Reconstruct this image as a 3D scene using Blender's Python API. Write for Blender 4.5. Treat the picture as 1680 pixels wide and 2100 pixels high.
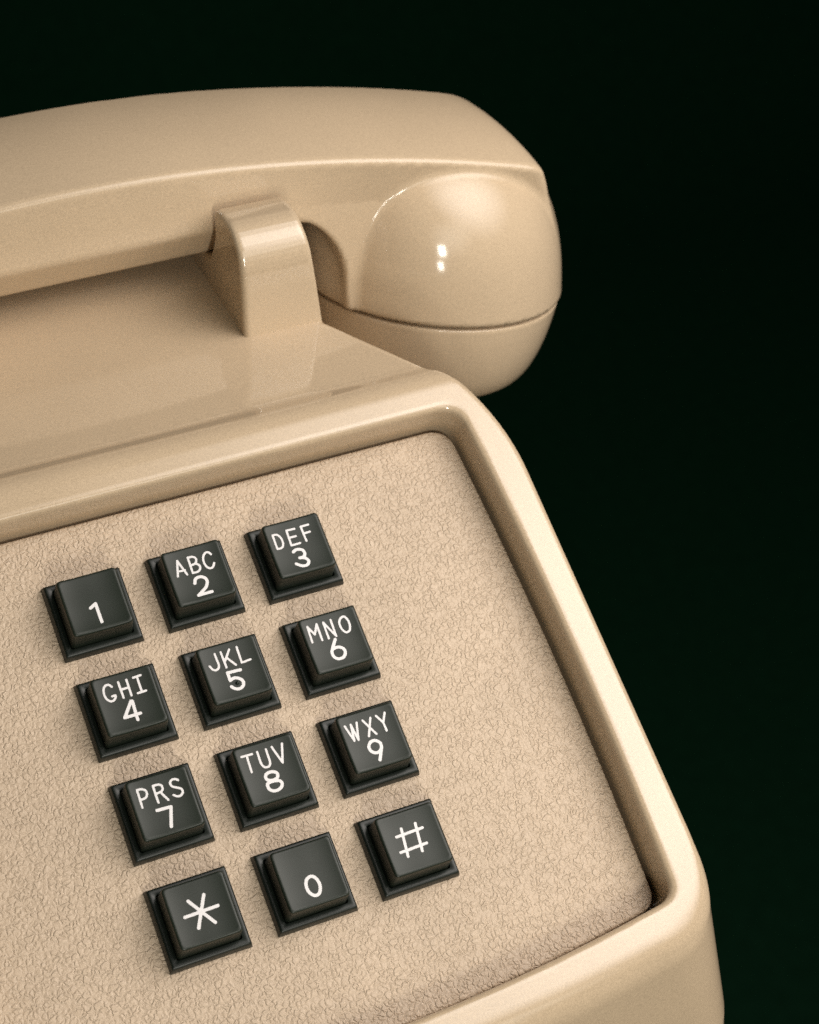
import bpy, bmesh, math
import numpy as np
from mathutils import Matrix, Vector

# ----------------------------------------------------------------------------
# The telephone's own frame, in millimetres: x to the right, b to the back,
# u up.  The keypad face leans back by 28 degrees; (X, Y, Z) is the frame of
# that face, its origin under the 5 key.  World metres: z = 0 is the tabletop.
# ----------------------------------------------------------------------------
S = 0.001
TILT = math.radians(28.0)
CT, ST = math.cos(TILT), math.sin(TILT)
BASE = 72.0                                    # height of the face origin above the table


def W(x, b, u):
    return Vector((x * S, b * S, (u + BASE) * S))


FACE = Matrix.Translation((0, 0, BASE * S)) @ Matrix.Rotation(TILT, 4, 'X')

scene = bpy.context.scene
for o in list(bpy.data.objects):
    bpy.data.objects.remove(o)
COL = scene.collection

# ------------------------------------------------------------------ camera ---
R = Matrix(((0.91103241, -0.36080965, 0.19959044),
            (0.25042774, 0.86871524, 0.42734036),
            (-0.32757578, -0.33933794, 0.88178448)))
CAM_FACE = Vector((-78.28836546, -104.08916195, 327.75430491)) * S
cam_data = bpy.data.cameras.new('camera')
cam = bpy.data.objects.new('camera', cam_data)
COL.objects.link(cam)
cam.matrix_world = FACE @ (Matrix.Translation(CAM_FACE) @ R.transposed().to_4x4())
cam_data.sensor_fit = 'HORIZONTAL'
cam_data.sensor_width = 36.0
cam_data.lens = 36.0 * 4075.88 / 1680.0
cam_data.clip_start = 0.01
cam_data.clip_end = 50.0
cam_data.dof.use_dof = True
cam_data.dof.focus_distance = 0.345
cam_data.dof.aperture_fstop = 45.0
scene.camera = cam
scene.cycles.use_denoising = False            # the photograph is grainy

# ------------------------------------------------------- world and exposure ---
world = bpy.data.worlds.new('World')
scene.world = world
world.use_nodes = True
world.node_tree.nodes['Background'].inputs[0].default_value = (0.15, 0.5, 0.35, 1)
world.node_tree.nodes['Background'].inputs[1].default_value = 0.02
scene.view_settings.view_transform = 'Standard'
scene.view_settings.look = 'None'
scene.view_settings.exposure = 0.17
scene.view_settings.gamma = 1.0


# -------------------------------------------------------------- studio lamps ---
def area(name, frm, to, w, h, power, col):
    d = bpy.data.lights.new(name, 'AREA')
    d.shape = 'RECTANGLE'
    d.size, d.size_y = w, h
    d.energy = power
    d.color = col
    o = bpy.data.objects.new(name, d)
    COL.objects.link(o)
    p, t = W(*frm), W(*to)
    o.location = p
    o.rotation_euler = (t - p).to_track_quat('-Z', 'Y').to_euler()
    return o


def soft_face(lamp, power=2.0):
    """the hot middle and dim rim of a softbox cloth"""
    d = lamp.data
    d.use_nodes = True
    nt = d.node_tree
    em = nt.nodes['Emission']
    g = nt.nodes.new('ShaderNodeNewGeometry')
    sub = nt.nodes.new('ShaderNodeVectorMath')
    sub.operation = 'SUBTRACT'
    sub.inputs[1].default_value = (0.5, 0.5, 0.0)
    ln = nt.nodes.new('ShaderNodeVectorMath')
    ln.operation = 'LENGTH'
    mr = nt.nodes.new('ShaderNodeMapRange')
    mr.interpolation_type = 'SMOOTHSTEP'
    mr.inputs['From Min'].default_value = 0.50
    mr.inputs['From Max'].default_value = 0.05
    mr.inputs['To Min'].default_value = 0.0
    mr.inputs['To Max'].default_value = 3.2
    nt.links.new(g.outputs['Parametric'], sub.inputs[0])
    nt.links.new(sub.outputs[0], ln.inputs[0])
    nt.links.new(ln.outputs['Value'], mr.inputs['Value'])
    nt.links.new(mr.outputs[0], em.inputs['Strength'])


LAMPS = [
    # name, from, to, width, height, watts, colour
    ('overhead_softbox', (255, -105, 315), (60, 60, 25), 0.62, 0.62, 2.5, (1.0, 0.93, 0.87)),
    ('front_softbox', (100, -760, 380), (30, 80, 40), 0.80, 0.55, 1.0, (1.0, 0.96, 0.86)),
    ('front_lamp_upper', (-28, -504, 163), (74, 70, 25), 0.060, 0.070, 0.65, (1.0, 0.965, 0.86)),
    ('front_lamp_lower', (-59, -515, 63), (73, 69, 21), 0.044, 0.046, 0.26, (1.0, 0.96, 0.86)),
]
for l in LAMPS:
    lamp = area(*l)
    if 'softbox' in l[0]:
        soft_face(lamp)


# ------------------------------------------------------------------ helpers ---
def link(name, me, mat, parent=None):
    o = bpy.data.objects.new(name, me)
    COL.objects.link(o)
    if mat is not None and not me.materials:
        me.materials.append(mat)
    if parent is not None:
        o.parent = parent
    return o


def tag(o, label=None, cat=None, group=None, kind=None):
    for k, v in (('label', label), ('category', cat), ('group', group), ('kind', kind)):
        if v:
            o[k] = v
    return o


def empty(name, loc):
    o = bpy.data.objects.new(name, None)
    o.empty_display_size = 0.02
    o.location = loc
    COL.objects.link(o)
    return o


def smax(a, b, k):
    h = np.maximum(k - np.abs(a - b), 0.0) / k
    return np.maximum(a, b) + h * h * k * 0.25


def smin(a, b, k):
    return -smax(-a, -b, k)


def net_mesh(name, f, lo, hi, step, steps=5, post=None):
    """Mesh of the surface f = 0 (f < 0 inside): a surface net pulled onto f."""
    step = (step,) * 3 if np.isscalar(step) else step
    ax = [np.arange(lo[i], hi[i] + step[i] * 0.5, step[i]) for i in range(3)]
    G = np.meshgrid(*ax, indexing='ij')
    v = f(*G)
    del G
    n = v.shape
    s = v < 0
    cs = np.zeros(tuple(k - 1 for k in n), np.int8)
    for i in (0, 1):
        for j in (0, 1):
            for k in (0, 1):
                cs += s[i:n[0] - 1 + i, j:n[1] - 1 + j, k:n[2] - 1 + k]
    act = (cs > 0) & (cs < 8)
    idx = -np.ones(act.shape, np.int64)
    cells = np.argwhere(act)
    idx[act] = np.arange(len(cells))
    acc = np.zeros((len(cells), 3))
    cnt = np.zeros(len(cells))
    corner = lambda c, o: v[c[:, 0] + o[0], c[:, 1] + o[1], c[:, 2] + o[2]]
    for a in range(3):
        o1, o2 = [x for x in range(3) if x != a]
        for p in (0, 1):
            for q in (0, 1):
                A = [0, 0, 0]
                A[o1], A[o2] = p, q
                Bc = list(A)
                Bc[a] = 1
                va, vb = corner(cells, A), corner(cells, Bc)
                m = (va < 0) != (vb < 0)
                t = np.where(m, va / np.where(m, va - vb, 1), 0)
                pt = np.tile(np.array(A, float), (len(cells), 1))
                pt[:, a] = t
                acc[m] += pt[m]
                cnt[m] += 1
    P = np.array(lo) + (cells + acc / cnt[:, None]) * np.array(step)
    quads = []
    for a in range(3):
        o1, o2 = (a + 1) % 3, (a + 2) % 3
        sl0 = [slice(None)] * 3
        sl1 = [slice(None)] * 3
        sl0[a] = slice(0, -1)
        sl1[a] = slice(1, None)
        s0, s1 = s[tuple(sl0)], s[tuple(sl1)]
        e = np.argwhere(s0 != s1)
        inner = np.ones(len(e), bool)
        for o in (o1, o2):
            inner &= (e[:, o] > 0) & (e[:, o] < n[o] - 1)
        e = e[inner]
        flip = s0[e[:, 0], e[:, 1], e[:, 2]]

        def cell(d1, d2):
            c = e.copy()
            c[:, o1] -= d1
            c[:, o2] -= d2
            return idx[c[:, 0], c[:, 1], c[:, 2]]
        q = np.stack([cell(1, 1), cell(0, 1), cell(0, 0), cell(1, 0)], 1)
        q[~flip] = q[~flip][:, ::-1]
        quads.append(q)
    Q = np.concatenate(quads)
    eps = min(step) * 0.05

    def grad(P):
        g = np.empty_like(P)
        for i in range(3):
            d = np.zeros(3)
            d[i] = eps
            g[:, i] = (f(*(P + d).T) - f(*(P - d).T)) / (2 * eps)
        return g
    for _ in range(steps):
        g = grad(P)
        dlt = f(*P.T)[:, None] * g / (np.sum(g * g, 1)[:, None] + 1e-9)
        ln = np.linalg.norm(dlt, axis=1)[:, None]
        P = P - dlt * np.minimum(1.0, 0.5 * max(step) / np.maximum(ln, 1e-9))
    N = grad(P)
    N /= np.linalg.norm(N, axis=1)[:, None] + 1e-12
    if post is not None:
        P, N = post(P, N)
    me = bpy.data.meshes.new(name)
    me.vertices.add(len(P))
    me.vertices.foreach_set('co', P.astype(np.float32).ravel())
    me.loops.add(Q.size)
    me.loops.foreach_set('vertex_index', Q.astype(np.int32).ravel())
    me.polygons.add(len(Q))
    me.polygons.foreach_set('loop_start', np.arange(0, Q.size, 4, dtype=np.int32))
    me.polygons.foreach_set('use_smooth', np.ones(len(Q), bool))
    me.update(calc_edges=True)
    me.validate()
    me.normals_split_custom_set_from_vertices(N.tolist())
    return me


def to_world(P, N):
    return np.stack([P[:, 0], P[:, 1], P[:, 2] + BASE], 1) * S, N


# ---------------------------------------------------------------- materials ---
def new_mat(name):
    m = bpy.data.materials.new(name)
    m.use_nodes = True
    nt = m.node_tree
    return m, nt, nt.nodes['Principled BSDF']


def node(nt, kind, **kw):
    n = nt.nodes.new(kind)
    for k, v in kw.items():
        if k in n.inputs:
            n.inputs[k].default_value = v
        else:
            setattr(n, k, v)
    return n


def coords(nt):
    """object coordinates turned into millimetres"""
    tc = nt.nodes.new('ShaderNodeTexCoord')
    mp = nt.nodes.new('ShaderNodeVectorMath')
    mp.operation = 'SCALE'
    mp.inputs['Scale'].default_value = 1000.0
    nt.links.new(tc.outputs['Object'], mp.inputs[0])
    return mp.outputs[0]


def speckle(nt, bsdf, co, colour, amount, size, mottle=0.04):
    """base colour with the fine mottling of moulded plastic"""
    n1 = node(nt, 'ShaderNodeTexNoise', Scale=1.0 / size, Detail=2.0, Roughness=0.7)
    n2 = node(nt, 'ShaderNodeTexNoise', Scale=0.035, Detail=3.0, Roughness=0.5)
    nt.links.new(co, n1.inputs['Vector'])
    nt.links.new(co, n2.inputs['Vector'])
    m1 = node(nt, 'ShaderNodeMapRange')
    m1.inputs['From Min'].default_value = 0.25
    m1.inputs['From Max'].default_value = 0.75
    m1.inputs['To Min'].default_value = 1.0 - amount
    m1.inputs['To Max'].default_value = 1.0 + amount
    nt.links.new(n1.outputs['Fac'], m1.inputs['Value'])
    m2 = node(nt, 'ShaderNodeMapRange')
    m2.inputs['From Min'].default_value = 0.3
    m2.inputs['From Max'].default_value = 0.7
    m2.inputs['To Min'].default_value = 1.0 - mottle
    m2.inputs['To Max'].default_value = 1.0 + mottle
    nt.links.new(n2.outputs['Fac'], m2.inputs['Value'])
    mu = node(nt, 'ShaderNodeMath', operation='MULTIPLY')
    nt.links.new(m1.outputs[0], mu.inputs[0])
    nt.links.new(m2.outputs[0], mu.inputs[1])
    vm = node(nt, 'ShaderNodeVectorMath', operation='SCALE')
    vm.inputs[0].default_value = colour
    nt.links.new(mu.outputs[0], vm.inputs['Scale'])
    nt.links.new(vm.outputs[0], bsdf.inputs['Base Color'])
    return n1


def plastic(name, colour, rough, spec, amount=0.10, size=0.32, wave=0.0, sss=0.0):
    m, nt, p = new_mat(name)
    co = coords(nt)
    speckle(nt, p, co, colour, amount, size)
    p.inputs['Roughness'].default_value = rough
    p.inputs['IOR'].default_value = 1.5
    p.inputs['Specular IOR Level'].default_value = spec
    if sss:
        p.inputs['Subsurface Weight'].default_value = sss
        p.inputs['Subsurface Radius'].default_value = (1.0, 0.7, 0.4)
        p.inputs['Subsurface Scale'].default_value = 0.0012
    if wave:
        w = node(nt, 'ShaderNodeTexNoise', Scale=0.12, Detail=1.0)
        nt.links.new(co, w.inputs['Vector'])
        bp = node(nt, 'ShaderNodeBump', Strength=1.0, Distance=wave)
        nt.links.new(w.outputs['Fac'], bp.inputs['Height'])
        nt.links.new(bp.outputs[0], p.inputs['Normal'])
    return m


BEIGE = (0.53, 0.410, 0.277)
M_SHELL = plastic('beige_gloss_plastic', BEIGE, 0.06, 0.75, 0.16)
M_HAND = plastic('beige_handset_plastic', BEIGE, 0.11, 0.45, 0.16)
M_KEY = plastic('black_key_plastic', (0.011, 0.0165, 0.0105), 0.42, 0.42, 0.25, 0.25)
M_COLLAR = plastic('black_collar_plastic', (0.008, 0.012, 0.009), 0.40, 0.45, 0.25, 0.25)
M_PRINT = plastic('white_key_print', (0.78, 0.76, 0.76), 0.45, 0.4, 0.03, 0.3)


def leather_plastic():
    m, nt, p = new_mat('grained_beige_plastic')
    co = coords(nt)
    speckle(nt, p, co, (0.54, 0.423, 0.308), 0.10, 0.32, 0.05)
    p.inputs['Roughness'].default_value = 0.48
    p.inputs['Specular IOR Level'].default_value = 0.4
    # winding pebbled grain: softly warped cells with furrows between them
    wn = node(nt, 'ShaderNodeTexNoise', noise_dimensions='2D', Scale=0.8, Detail=2.0, Roughness=0.55)
    nt.links.new(co, wn.inputs['Vector'])
    sub = node(nt, 'ShaderNodeVectorMath', operation='SUBTRACT')
    sub.inputs[1].default_value = (0.5, 0.5, 0.5)
    nt.links.new(wn.outputs['Color'], sub.inputs[0])
    sc = node(nt, 'ShaderNodeVectorMath', operation='SCALE')
    sc.inputs['Scale'].default_value = 1.35
    nt.links.new(sub.outputs[0], sc.inputs[0])
    add = node(nt, 'ShaderNodeVectorMath', operation='ADD')
    nt.links.new(co, add.inputs[0])
    nt.links.new(sc.outputs[0], add.inputs[1])
    vo = node(nt, 'ShaderNodeTexVoronoi', feature='DISTANCE_TO_EDGE', voronoi_dimensions='2D', Scale=0.94)
    nt.links.new(add.outputs[0], vo.inputs['Vector'])
    mr = node(nt, 'ShaderNodeMapRange', interpolation_type='SMOOTHSTEP')
    mr.inputs['From Min'].default_value = 0.0
    mr.inputs['From Max'].default_value = 0.34
    nt.links.new(vo.outputs['Distance'], mr.inputs['Value'])
    # the furrows open and close along their way
    fn = node(nt, 'ShaderNodeTexNoise', noise_dimensions='2D', Scale=0.5, Detail=1.0)
    nt.links.new(co, fn.inputs['Vector'])
    fm = node(nt, 'ShaderNodeMapRange')
    fm.inputs['From Min'].default_value = 0.30
    fm.inputs['From Max'].default_value = 0.55
    fm.inputs['To Min'].default_value = 0.35
    nt.links.new(fn.outputs['Fac'], fm.inputs['Value'])
    mn = node(nt, 'ShaderNodeMath', operation='MULTIPLY')
    nt.links.new(mr.outputs[0], mn.inputs[0])
    nt.links.new(fm.outputs[0], mn.inputs[1])
    fine = node(nt, 'ShaderNodeTexNoise', Scale=1.6, Detail=1.0)
    nt.links.new(co, fine.inputs['Vector'])
    fs = node(nt, 'ShaderNodeMath', operation='MULTIPLY')
    fs.inputs[1].default_value = 0.2
    nt.links.new(fine.outputs['Fac'], fs.inputs[0])
    hs = node(nt, 'ShaderNodeMath', operation='ADD')
    nt.links.new(mn.outputs[0], hs.inputs[0])
    nt.links.new(fs.outputs[0], hs.inputs[1])
    bp = node(nt, 'ShaderNodeBump', Strength=1.0, Distance=0.00014)
    nt.links.new(hs.outputs[0], bp.inputs['Height'])
    nt.links.new(bp.outputs[0], p.inputs['Normal'])
    return m


M_PLATE = leather_plastic()


def cloth():
    m, nt, p = new_mat('black_green_velvet')
    co = coords(nt)
    speckle(nt, p, co, (0.062, 0.215, 0.115), 0.15, 0.9, 0.1)
    p.inputs['Roughness'].default_value = 1.0
    p.inputs['Specular IOR Level'].default_value = 0.0
    return m


M_CLOTH = cloth()

# ------------------------------------------------------ backdrop and stand ---


def backdrop():
    """one sheet of dark cloth: a floor that sweeps up into a wall"""
    prof = [(-4.0, -2.2), (3.4, -2.2)]
    prof += [(3.4 + 1.1 * math.sin(a), -1.1 - 1.1 * math.cos(a)) for a in np.linspace(0.1, math.pi / 2, 12)]
    prof += [(4.5, 4.5)]
    vs, fs = [], []
    for y, z in prof:
        vs += [(-6.0, y, z), (6.0, y, z)]
    for i in range(len(prof) - 1):
        fs.append((2 * i, 2 * i + 1, 2 * i + 3, 2 * i + 2))
    me = bpy.data.meshes.new('backdrop')
    me.from_pydata(vs, [], fs)
    me.polygons.foreach_set('use_smooth', [True] * len(fs))
    me.update()
    tag(link('backdrop', me, M_CLOTH), kind='structure')


backdrop()


def plinth():
    """cloth-covered block that carries the telephone"""
    bm = bmesh.new()
    bmesh.ops.create_cube(bm, size=1.0)
    for v in bm.verts:
        v.co = Vector((v.co.x * 0.11, v.co.y * 0.17 + 0.033, v.co.z * 2.199 - 1.0995))
    bmesh.ops.bevel(bm, geom=bm.edges[:], offset=0.004, segments=3, affect='EDGES')
    me = bpy.data.meshes.new('plinth')
    bm.to_mesh(me)
    bm.free()
    tag(link('plinth', me, M_CLOTH), kind='structure')


plinth()

# ---------------------------------------------------------------- telephone ---
phone = tag(empty('telephone', (0, 0, 0)),
            'beige push-button desk telephone with grained faceplate and twelve black keys', 'telephone')
DECK = 27.0
RIM = 7.3


def face_y(b, u):
    return b * CT + u * ST


def face_z(b, u):
    return -b * ST + u * CT


def plate_outline(x, Y, grow=0.0, low=None):
    """signed outline of the faceplate opening in the face frame"""
    ax_ = np.abs(x)
    side = ax_ - (59.3 - 0.00057 * (Y + 22.0) ** 2) - grow
    top = Y - 37.2 - grow
    bot = (-66.2 + 0.00135 * x * x) - Y - (grow if low is None else low)
    return smax(smax(side, top, 4.5), bot, 3.2)


def shell_f(x, b, u):
    Y, Z = face_y(b, u), face_z(b, u)
    a = np.abs(x)
    drop = DECK - u
    w1 = 66.1 + 0.012 * drop + 0.17 * np.clip(RIM - 1.0 - Z, 0, 23)
    shoulder = (a - 50.15) * 0.869 + (b - 51.75) * 0.494 - 0.6 - 0.13 * drop - 0.5 * np.maximum(-22.0 - u, 0)
    wb = 44.5 + 0.13 * drop + 0.55 * np.maximum(-22.0 - u, 0)
    side = smax(a - w1, np.minimum(shoulder, a - wb), 6.0)
    front = (-69.0 + 0.0011 * x * x - 0.16 * np.maximum(-28.0 - u, 0)) - b
    back = b - 138.0 - 0.08 * drop
    plan = smax(smax(side, front, 12.0), back, 20.0)
    # the rim is a bead that rolls down into the flat deck behind it
    deck = u - (DECK - 0.045 * (63.0 - b))
    bead = smax(Z - RIM, Y - 46.6, 5.0)
    f = smax(plan, smin(bead, np.maximum(deck, Z - RIM + 2.4), 3.0), 1.8 + 1.6 * np.clip((-52.0 - Y) / 14.0, 0, 1))
    f = smax(f, -(u + BASE), 3.0)
    g = plate_outline(x, Y, 0.45, 0.3)
    cut = np.maximum(g, -6.0 - Z)
    return smax(f, -cut, 1.5)


shell_me = net_mesh('shell', shell_f, (-92, -86, -74), (92, 150, 31), 0.74, post=to_world)
link('shell', shell_me, M_SHELL, phone)


def plate_f(x, Y, Z):
    g = plate_outline(x, Y, -0.25)
    f = smax(g, Z, 0.8)
    return np.maximum(f, -2.6 - Z)


plate_me = net_mesh('faceplate', plate_f, (-62, -69, -3.6), (62, 40, 1.2), (0.6, 0.6, 0.3),
                    post=lambda P, N: (P * S, N))
plate = link('faceplate', plate_me, M_PLATE, phone)
plate.matrix_local = FACE


# cradle prongs: one moulded fork on each side, hooked in front of the handset
def poly_sdf(px, py, poly):
    d = np.full(px.shape, 1e9)
    inside = np.zeros(px.shape, bool)
    n = len(poly)
    for i in range(n):
        ax_, ay = poly[i]
        bx, by = poly[(i + 1) % n]
        ex, ey = bx - ax_, by - ay
        wx, wy = px - ax_, py - ay
        t = np.clip((wx * ex + wy * ey) / (ex * ex + ey * ey), 0, 1)
        d = np.minimum(d, (wx - ex * t) ** 2 + (wy - ey * t) ** 2)
        c = ((ay > py) != (by > py))
        xi = ax_ + (py - ay) / (ey if abs(ey) > 1e-9 else 1e-9) * ex
        inside ^= c & (px < xi)
    d = np.sqrt(d)
    return np.where(inside, -d, d)


half = [(63.0, 25.5), (63.05, 37.0)]
half += [(63.2 + 7.6 * (1 - math.cos(t)), 40.6 + 8.3 * math.sin(t)) for t in np.linspace(0.0, math.pi / 2, 14)]
half += [(74.0, 48.8), (77.4, 47.9), (77.9, 47.3), (78.4, 42.0), (80.3, 38.0), (83.0, 34.6), (86.0, 33.9)]
CRADLE_C = 94.5
PRONG = half + [(2 * CRADLE_C - p, q) for p, q in reversed(half)]


def prong_f(x, b, u):
    d2 = poly_sdf(b, u, PRONG)
    out = 44.35 - 0.115 * (u - 27.0)
    mid, hw = (27.9 + out) / 2, (out - 27.9) / 2
    dx = np.abs(x - mid) - hw
    return smax(d2, dx, 1.3)


prong_me = net_mesh('cradle_prong', prong_f, (26.4, 61.2, 24.4), (46, 128, 50.4), (0.55, 0.55, 0.5), post=to_world)
link('cradle_prong', prong_me, M_SHELL, phone)
left_me = prong_me.copy()
left_me.transform(Matrix.Scale(-1, 4, (1, 0, 0)))
left_me.flip_normals()
link('cradle_prong', left_me, M_SHELL, phone)


# --------------------------------------------------------------------- keys ---
def ring(half_w, rad, seg=6):
    pts = []
    for cx, cy, a0 in ((1, 1, 0), (-1, 1, 90), (-1, -1, 180), (1, -1, 270)):
        for i in range(seg + 1):
            a = math.radians(a0 + 90.0 * i / seg)
            pts.append(((half_w - rad) * cx + rad * math.cos(a), (half_w - rad) * cy + rad * math.sin(a)))
    return pts


def loft(name, rings, close_top=None):
    vs, fs = [], []
    n = len(rings[0])
    for r in rings:
        vs += [(p[0] * S, p[1] * S, p[2] * S) for p in r]
    for k in range(len(rings) - 1):
        for i in range(n):
            j = (i + 1) % n
            fs.append((k * n + i, k * n + j, (k + 1) * n + j, (k + 1) * n + i))
    if close_top is not None:
        vs.append((0, 0, close_top * S))
        c = len(vs) - 1
        k = len(rings) - 1
        fs += [(k * n + i, k * n + (i + 1) % n, c) for i in range(n)]
    me = bpy.data.meshes.new(name)
    me.from_pydata(vs, [], fs)
    me.polygons.foreach_set('use_smooth', [True] * len(fs))
    me.update()
    return me


def cap_top(x, y):
    return 6.12 + 0.27 * np.abs(x / 5.0) ** 3 + 0.22 * np.abs(y / 5.0) ** 3     # finger-dished


def flat_ring(hw, rad, z):
    return [(x, y, z) for x, y in ring(hw, rad)]


def cap_f(x, y, z):
    hw = 5.60 - 0.055 * (z - 1.8)
    hw = hw + 0.05 / (1.0 + np.exp(-(z - 5.0) / 0.035))     # the lip of the printed top
    sq = smax(np.abs(x) - hw, np.abs(y) - hw, 0.8)
    f = smax(sq, z - cap_top(x, y), 0.6)
    return np.maximum(f, 0.5 - z)


cap_me = net_mesh('key', cap_f, (-6, -6, 0.2), (6, 6, 6.9), (0.2, 0.2, 0.17), post=lambda P, N: (P * S, N))
cap_me.materials.append(M_KEY)

collar_rings = [flat_ring(7.22, 0.12, -1.2), flat_ring(7.22, 0.14, 0.25), flat_ring(7.05, 0.22, 1.15),
                flat_ring(6.98, 0.26, 1.45), flat_ring(6.86, 0.32, 1.68), flat_ring(6.66, 0.36, 1.80),
                flat_ring(6.55, 0.36, 1.82), flat_ring(5.80, 0.40, 1.80), flat_ring(5.72, 0.40, 1.70),
                flat_ring(5.70, 0.40, 0.3)]
collar_me = loft('key_collar', collar_rings)
collar_me.materials.append(M_COLLAR)

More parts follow.
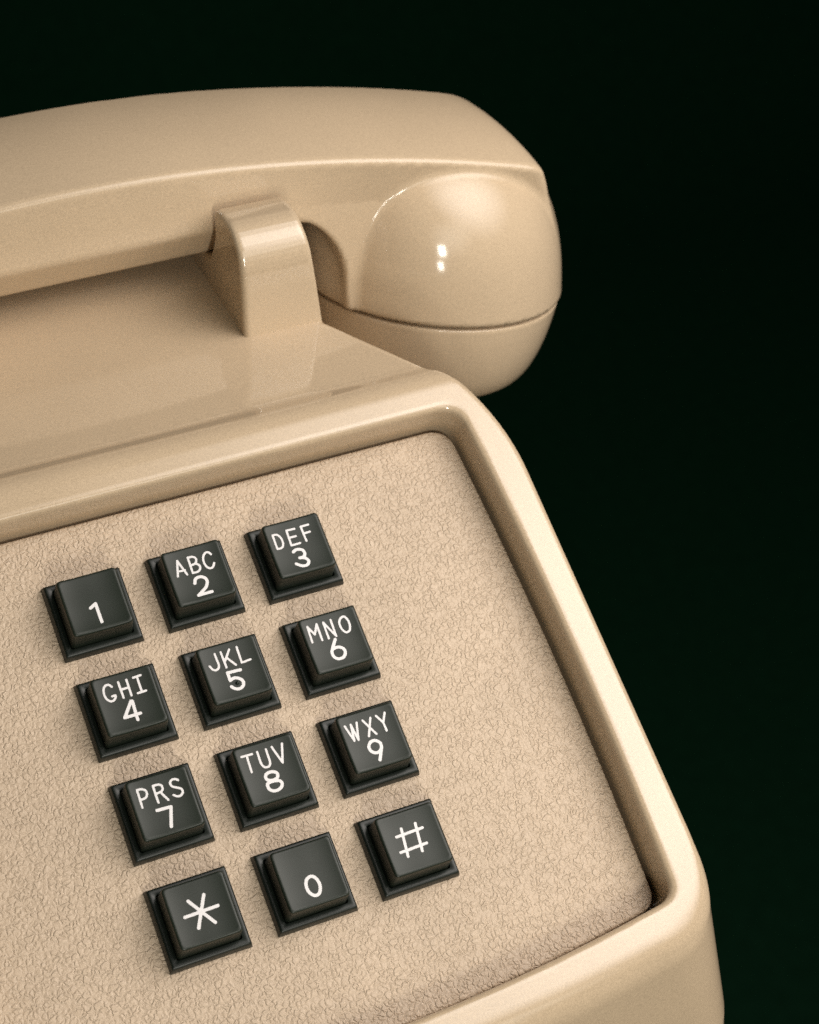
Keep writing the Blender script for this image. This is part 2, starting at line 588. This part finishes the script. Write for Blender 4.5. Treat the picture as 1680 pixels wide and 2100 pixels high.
GLYPHS = {
 '1': [
   ('d', 'l', [(-1.01, -0.88), (0.06, -0.32), (0.05, -3.91)]),
 ],
 '2': [
   ('t', 'l', [(-3.69, 0.41), (-2.84, 3.33), (-1.97, 0.38)]),
   ('t', 'l', [(-3.39, 1.31), (-2.09, 1.28)]),
   ('t', 'l', [(-0.91, 0.36), (-0.86, 3.39)]),
   ('t', 'c', [(-0.86, 3.39), (-0.04, 3.34), (0.43, 2.96), (0.42, 2.41), (-0.0, 1.95), (-0.87, 1.85)]),
   ('t', 'c', [(-0.87, 1.85), (0.07, 1.91), (0.62, 1.51), (0.63, 0.86), (0.05, 0.37), (-0.91, 0.36)]),
   ('t', 'c', [(3.32, 2.84), (3.05, 3.27), (2.56, 3.42), (2.01, 3.04), (1.69, 2.35), (1.65, 1.46), (1.91, 0.68), (2.4, 0.34), (2.93, 0.51), (3.32, 1.1)]),
   ('d', 'c', [(-1.23, -1.63), (-0.92, -0.98), (-0.41, -0.69), (0.34, -0.76), (0.89, -1.24), (0.96, -1.99), (0.48, -2.81), (-0.4, -3.44), (-1.34, -4.04)]),
   ('d', 'l', [(-1.34, -4.02), (1.16, -4.0)]),
 ],
 '3': [
   ('t', 'l', [(-3.93, 0.44), (-3.91, 3.19)]),
   ('t', 'c', [(-3.91, 3.19), (-3.14, 3.14), (-2.63, 2.49), (-2.51, 1.47), (-2.79, 0.7), (-3.25, 0.44), (-3.93, 0.44)]),
   ('t', 'l', [(0.41, 3.38), (-1.12, 3.43), (-1.23, 0.44), (0.48, 0.47)]),
   ('t', 'l', [(-1.16, 1.97), (0.17, 1.96)]),
   ('t', 'l', [(3.1, 3.44), (1.64, 3.45), (1.72, 0.54)]),
   ('t', 'l', [(1.66, 2.06), (2.92, 2.06)]),
   ('d', 'c', [(-1.34, -0.88), (-0.8, -0.59), (-0.15, -0.66), (0.45, -1.04), (0.56, -1.69), (0.17, -2.24), (-0.63, -2.29)]),
   ('d', 'c', [(-0.63, -2.29), (0.26, -2.55), (0.7, -3.2), (0.48, -3.79), (-0.12, -4.03), (-0.88, -3.83), (-1.65, -3.23)]),
 ],
 '4': [
   ('t', 'c', [(-1.99, 3.27), (-2.39, 3.74), (-2.94, 3.78), (-3.43, 3.3), (-3.65, 2.44), (-3.54, 1.52), (-3.06, 0.89), (-2.47, 0.83), (-1.97, 1.24), (-1.9, 1.64), (-2.44, 1.61)]),
   ('t', 'l', [(-0.72, 3.75), (-0.68, 0.83)]),
   ('t', 'l', [(0.74, 3.76), (0.73, 0.84)]),
   ('t', 'l', [(-0.68, 2.34), (0.72, 2.34)]),
   ('t', 'l', [(3.31, 3.82), (1.96, 3.77)]),
   ('t', 'l', [(2.64, 3.77), (2.61, 0.91)]),
   ('t', 'l', [(1.88, 0.89), (3.36, 0.92)]),
   ('d', 'l', [(0.38, -3.67), (0.53, -0.2), (0.31, -0.13), (-1.61, -2.68), (1.18, -2.68)]),
 ],
 '5': [
   ('t', 'c', [(-2.28, 3.75), (-2.27, 2.71), (-2.25, 1.69), (-2.47, 1.12), (-3.03, 0.87), (-3.55, 1.17), (-3.86, 1.84)]),
   ('t', 'l', [(-1.17, 3.77), (-1.1, 0.83)]),
   ('t', 'l', [(0.39, 3.82), (-0.92, 2.07)]),
   ('t', 'l', [(-0.46, 2.49), (0.63, 0.83)]),
   ('t', 'l', [(1.8, 3.88), (1.76, 0.9), (3.38, 1.02)]),
   ('d', 'l', [(1.07, -0.26), (-1.26, -0.15), (-1.3, -1.63)]),
   ('d', 'c', [(-1.3, -1.63), (-0.56, -1.39), (0.12, -1.58), (0.73, -2.17), (0.74, -2.9), (0.22, -3.42), (-0.44, -3.53), (-1.08, -3.22), (-1.45, -2.77)]),
 ],
 '6': [
   ('t', 'l', [(-4.14, 0.76), (-4.01, 3.75), (-3.17, 2.07), (-2.22, 3.81), (-2.26, 0.71)]),
   ('t', 'l', [(-1.03, 0.66), (-0.96, 3.76), (0.42, 0.72), (0.47, 3.83)]),
   ('t', 'o', [(2.8, 3.8), (2.15, 3.49), (1.78, 2.8), (1.82, 1.72), (2.17, 1.02), (2.56, 0.8), (3.11, 1.06), (3.45, 1.89), (3.46, 2.82), (3.21, 3.51)]),
   ('d', 'l', [(0.02, 0.17), (-0.66, -0.73), (-1.15, -1.48)]),
   ('d', 'o', [(-1.17, -1.54), (-1.47, -2.33), (-1.26, -3.05), (-0.66, -3.49), (0.19, -3.44), (0.78, -2.86), (0.88, -2.12), (0.46, -1.55), (-0.29, -1.32)]),
 ],
 '7': [
   ('t', 'l', [(-3.73, 0.48), (-3.67, 3.6)]),
   ('t', 'c', [(-3.67, 3.6), (-2.96, 3.56), (-2.35, 3.18), (-2.25, 2.57), (-2.55, 2.03), (-2.99, 1.86), (-3.71, 1.84)]),
   ('t', 'l', [(-0.89, 0.51), (-0.89, 3.53)]),
   ('t', 'c', [(-0.89, 3.53), (0.01, 3.47), (0.48, 3.13), (0.51, 2.57), (0.11, 2.19), (-0.86, 2.06)]),
   ('t', 'l', [(-0.05, 2.14), (0.81, 0.46)]),
   ('t', 'c', [(3.41, 3.17), (3.02, 3.49), (2.4, 3.53), (2.0, 3.11), (2.13, 2.48), (2.83, 2.01), (3.45, 1.59), (3.52, 0.96), (3.0, 0.52), (2.41, 0.58), (1.92, 0.97)]),
   ('d', 'l', [(-1.57, -0.71), (0.84, -0.81), (-0.21, -4.09)]),
 ],
 '8': [
   ('t', 'l', [(-4.11, 3.71), (-2.18, 3.69)]),
   ('t', 'l', [(-3.17, 3.68), (-3.29, 0.67)]),
   ('t', 'c', [(-1.21, 3.78), (-1.23, 2.67), (-1.21, 1.56), (-0.88, 0.89), (-0.23, 0.75), (0.24, 1.16), (0.35, 1.91), (0.39, 3.76)]),
   ('t', 'l', [(1.47, 3.86), (2.36, 0.7), (3.35, 3.87)]),
   ('d', 'o', [(-1.32, -0.87), (-0.92, -0.35), (-0.08, -0.25), (0.63, -0.56), (0.81, -1.1), (0.43, -1.63), (-0.36, -1.73), (-1.14, -1.42)]),
   ('d', 'o', [(-1.51, -2.38), (-1.14, -1.96), (-0.12, -1.93), (0.74, -2.18), (1.0, -2.75), (0.55, -3.41), (-0.49, -3.66), (-1.34, -3.21)]),
 ],
 '9': [
   ('t', 'l', [(-4.18, 3.46), (-3.44, 0.56), (-3.05, 3.46), (-2.69, 0.51), (-1.91, 3.54)]),
   ('t', 'l', [(-0.77, 3.58), (0.74, 0.59)]),
   ('t', 'l', [(0.73, 3.62), (-0.69, 0.58)]),
   ('t', 'l', [(1.8, 3.67), (2.63, 2.15), (3.46, 3.73)]),
   ('t', 'l', [(2.63, 2.15), (2.67, 0.62)]),
   ('d', 'o', [(0.04, -0.46), (-0.8, -0.51), (-1.41, -1.21), (-1.32, -2.02), (-0.77, -2.55), (0.01, -2.6), (0.66, -2.02), (0.75, -1.13)]),
   ('d', 'l', [(0.68, -2.0), (-0.41, -4.05)]),
 ],
 '*': [
   ('d', 'l', [(1.18, 2.41), (-1.42, -2.6)]),
   ('d', 'l', [(-1.62, 2.17), (1.48, -2.55)]),
   ('d', 'l', [(-2.97, -0.2), (2.78, -0.05)]),
 ],
 '0': [
   ('d', 'o', [(0.14, -0.36), (-0.71, -0.6), (-1.19, -1.47), (-1.2, -2.57), (-0.78, -3.35), (-0.19, -3.69), (0.48, -3.46), (0.95, -2.58), (0.99, -1.58), (0.69, -0.8)]),
 ],
 '#': [
   ('s', 'l', [(-1.33, 2.44), (-1.97, -2.42)]),
   ('s', 'l', [(1.33, 2.59), (0.74, -2.29)]),
   ('s', 'l', [(-2.65, 1.35), (2.26, 1.51)]),
   ('s', 'l', [(-2.93, -1.4), (1.98, -1.23)]),
 ],
}



def spline(pts, closed, sub=7):
    P = [np.array(p, float) for p in pts]
    n = len(P)
    if closed:
        get = lambda i: P[i % n]
        m = n
    else:
        get = lambda i: P[i] if 0 <= i < n else (2 * P[0] - P[1] if i < 0 else 2 * P[-1] - P[-2])
        m = n - 1
    out = []
    for i in range(m):
        p0, p1, p2, p3 = get(i - 1), get(i), get(i + 1), get(i + 2)
        for k in range(sub):
            t = k / sub
            out.append(0.5 * (2 * p1 + (p2 - p0) * t + (2 * p0 - 5 * p1 + 4 * p2 - p3) * t * t
                              + (3 * p1 - p0 - 3 * p2 + p3) * t ** 3))
    out.append(P[0] if closed else P[-1])
    return out


WIDTH = {'t': 0.43, 'd': 0.60, 's': 0.54}


def print_mesh(name, strokes):
    """a raised film of ink: everything within half a pen width of the strokes"""
    segs = []
    for kind, ty, pts in strokes:
        line = spline(pts, ty == 'o') if ty in 'co' else [np.array(p, float) for p in pts]
        segs += [(line[i], line[i + 1], WIDTH[kind] / 2) for i in range(len(line) - 1)]
    A = np.array([s_[0] for s_ in segs])
    Bs = np.array([s_[1] for s_ in segs])
    lo = np.minimum(A.min(0), Bs.min(0)) - 0.6
    hi = np.maximum(A.max(0), Bs.max(0)) + 0.6

    def f(x, y, z):
        d = np.full(x.shape, 1e9)
        for a, c, w in segs:
            ex, ey = c - a
            wx, wy = x - a[0], y - a[1]
            t = np.clip((wx * ex + wy * ey) / (ex * ex + ey * ey + 1e-12), 0, 1)
            d = np.minimum(d, np.hypot(wx - ex * t, wy - ey * t) - w)
        return np.maximum(d, np.abs(z) - 0.035)

    def post(P, N):
        P = P.copy()
        P[:, 2] += cap_top(P[:, 0], P[:, 1])
        return P * S, N
    return net_mesh(name, f, (lo[0], lo[1], -0.08), (hi[0], hi[1], 0.08), (0.075, 0.075, 0.04), steps=3, post=post)


KEYS = '123456789*0#'
LETTERS = {'2': 'ABC', '3': 'DEF', '4': 'GHI', '5': 'JKL', '6': 'MNO', '7': 'PRS', '8': 'TUV', '9': 'WXY'}
PITCH = 19.05
for i, ch in enumerate(KEYS):
    X, Y = (i % 3 - 1) * PITCH, (1 - i // 3) * PITCH
    place = FACE @ Matrix.Translation((X * S, Y * S, 0))
    col = link('key_collar', collar_me, None, phone)
    col.matrix_local = place
    key = link('key', cap_me, None, phone)
    key.matrix_local = place
    word = {'*': 'a star', '#': 'a hash sign'}.get(ch, (LETTERS[ch] + ' ' + ch) if ch in LETTERS else ch)
    key['label'] = 'black square key printed with %s in white' % word
    st = GLYPHS[ch]
    if ch in LETTERS:
        link('letters', print_mesh('letters', [s_ for s_ in st if s_[0] == 't']), M_PRINT, key)
        link('digit', print_mesh('digit', [s_ for s_ in st if s_[0] == 'd']), M_PRINT, key)
    else:
        nm = 'digit' if ch in '10' else 'symbol'
        link(nm, print_mesh(nm, st), M_PRINT, key)
    if ch == '5':                                          # the raised finding dot
        bm = bmesh.new()
        bmesh.ops.create_uvsphere(bm, u_segments=16, v_segments=10, radius=0.00036)
        me = bpy.data.meshes.new('raised_dot')
        bm.to_mesh(me)
        bm.free()
        me.polygons.foreach_set('use_smooth', [True] * len(me.polygons))
        dot = link('raised_dot', me, M_KEY, key)
        dot.location = (-0.23 * S, -2.40 * S, (float(cap_top(-0.23, -2.4)) + 0.04) * S)

# ------------------------------------------------------------------ handset ---
handset = tag(empty('handset', W(0, CRADLE_C, 34.5)),
              'glossy beige telephone handset resting across the cradle prongs', 'handset')
HC = np.array([82.5, 95.5, 9.6])
TA, TB = math.radians(10.0), math.radians(7.0)
DOME_R, DOME_H, DOME_N = 29.6, 35.4, 2.65


# the cups lean outwards by TA and, as the handset lies back, backwards by TB
CUP_UP = np.array([math.sin(TA), math.sin(TB) * math.cos(TA), math.cos(TA) * math.cos(TB)])
CUP_E = np.array([math.cos(TA), 0, -math.sin(TA) / math.cos(TB)])
CUP_E = CUP_E - CUP_UP * CUP_E.dot(CUP_UP)
CUP_E /= np.linalg.norm(CUP_E)
CUP_D = np.cross(CUP_UP, CUP_E)


def cup_axes(x, b, u):
    a, y, v = np.abs(x) - HC[0], b - HC[1], u - HC[2]
    dot = lambda n: a * n[0] + y * n[1] + v * n[2]
    return dot(CUP_E), dot(CUP_D), dot(CUP_UP)


def superdome(e, d, h, r, hh, n):
    q = np.hypot(e, d)
    return ((np.maximum(np.abs(h), 1e-6) / hh) ** n + (np.maximum(q, 1e-6) / r) ** n) ** (1.0 / n) * r - r


def handset_f(x, b, u):
    a = np.abs(x)
    bb = np.abs(b - 96.3 - 0.07 * (u - 46.0))
    e, d, h = cup_axes(x, b, u)
    dome = superdome(e + 0.14 * np.maximum(h, 0), d, h, DOME_R, DOME_H, DOME_N)
    crown = u - (58.3 + 0.055 * (b - 96.3) - 0.00154 * x * x - 0.0062 * bb * bb)
    t = np.clip((a - 36.0) / 30.0, 0, 1)
    pinch = 1.7 * t * t * (3 - 2 * t) * np.clip((55.0 - 0.00154 * x * x - u) / 9.0, 0, 1)
    side = bb - 16.2 + pinch
    # the opening under the handle, round at its shoulders
    ox, ou = a - 39.3, u - 24.0
    o = np.hypot(np.maximum(ox, 0), np.maximum(ou, 0)) + np.minimum(np.maximum(ox, ou), 0) - 18.0
    chamfer = (bb - 16.2) * 0.80 - o * 0.60
    t = np.clip((a - 36.0) / 14.0, 0, 1)
    under = -o - 8.6 + 7.6 * t * t * (3 - 2 * t)
    handle = smax(smax(crown, side, 1.3), smax(chamfer, under, 2.0), 0.6)
    end = superdome(np.maximum(e + 0.03 * h, 0), 0.3 * d, np.maximum(h, 0), 22.5, 42.5, 2.0)
    handle = smax(handle, end, 2.0)
    f = smin(handle, dome, 1.3)
    return smax(f, -h, 1.1)


hand_me = net_mesh('body', handset_f, (-116, 62, -3), (116, 130, 64.5), 0.9, post=to_world)


def local_to(me, root):
    me.transform(Matrix.Translation(-root.location))
    return me


link('body', local_to(hand_me, handset), M_HAND, handset)


def revolve(name, prof, seg=96):
    rings = []
    for r, z in prof:
        rings.append([(r * math.cos(2 * math.pi * i / seg), r * math.sin(2 * math.pi * i / seg), z) for i in range(seg)])
    return loft(name, rings)


def smooth_prof(pts, sub=5):
    return [tuple(p) for p in spline(pts, False, sub)]


cap_prof = [(25.0, 1.5), (25.0, -0.75), (28.6, -0.75), (28.9, -0.85), (29.0, -1.1)]
cap_prof += smooth_prof([(29.0, -1.1), (28.5, -5.0), (27.6, -9.5), (26.4, -13.5), (24.9, -16.8), (22.8, -19.4),
                         (19.5, -21.2), (15.0, -22.2), (8.0, -22.7), (0.2, -22.8)])[1:]
capm = revolve('ear_cap', cap_prof[::-1])
for sgn, nm in ((1, 'ear_cap'), (-1, 'mouth_cap')):
    me = capm if sgn == 1 else capm.copy()
    o = link(nm, me, M_HAND if sgn == 1 else None, handset)
    ex, ed, eu = Vector(CUP_E), Vector(CUP_D), Vector(CUP_UP)
    if sgn < 0:
        ex, ed, eu = Vector((ex.x, -ex.y, -ex.z)), Vector((-ed.x, ed.y, ed.z)), Vector((-eu.x, eu.y, eu.z))
    rot = Matrix((ex, ed, eu)).transposed().to_4x4()
    o.matrix_local = Matrix.Translation(W(sgn * HC[0], HC[1], HC[2]) - handset.location) @ rot
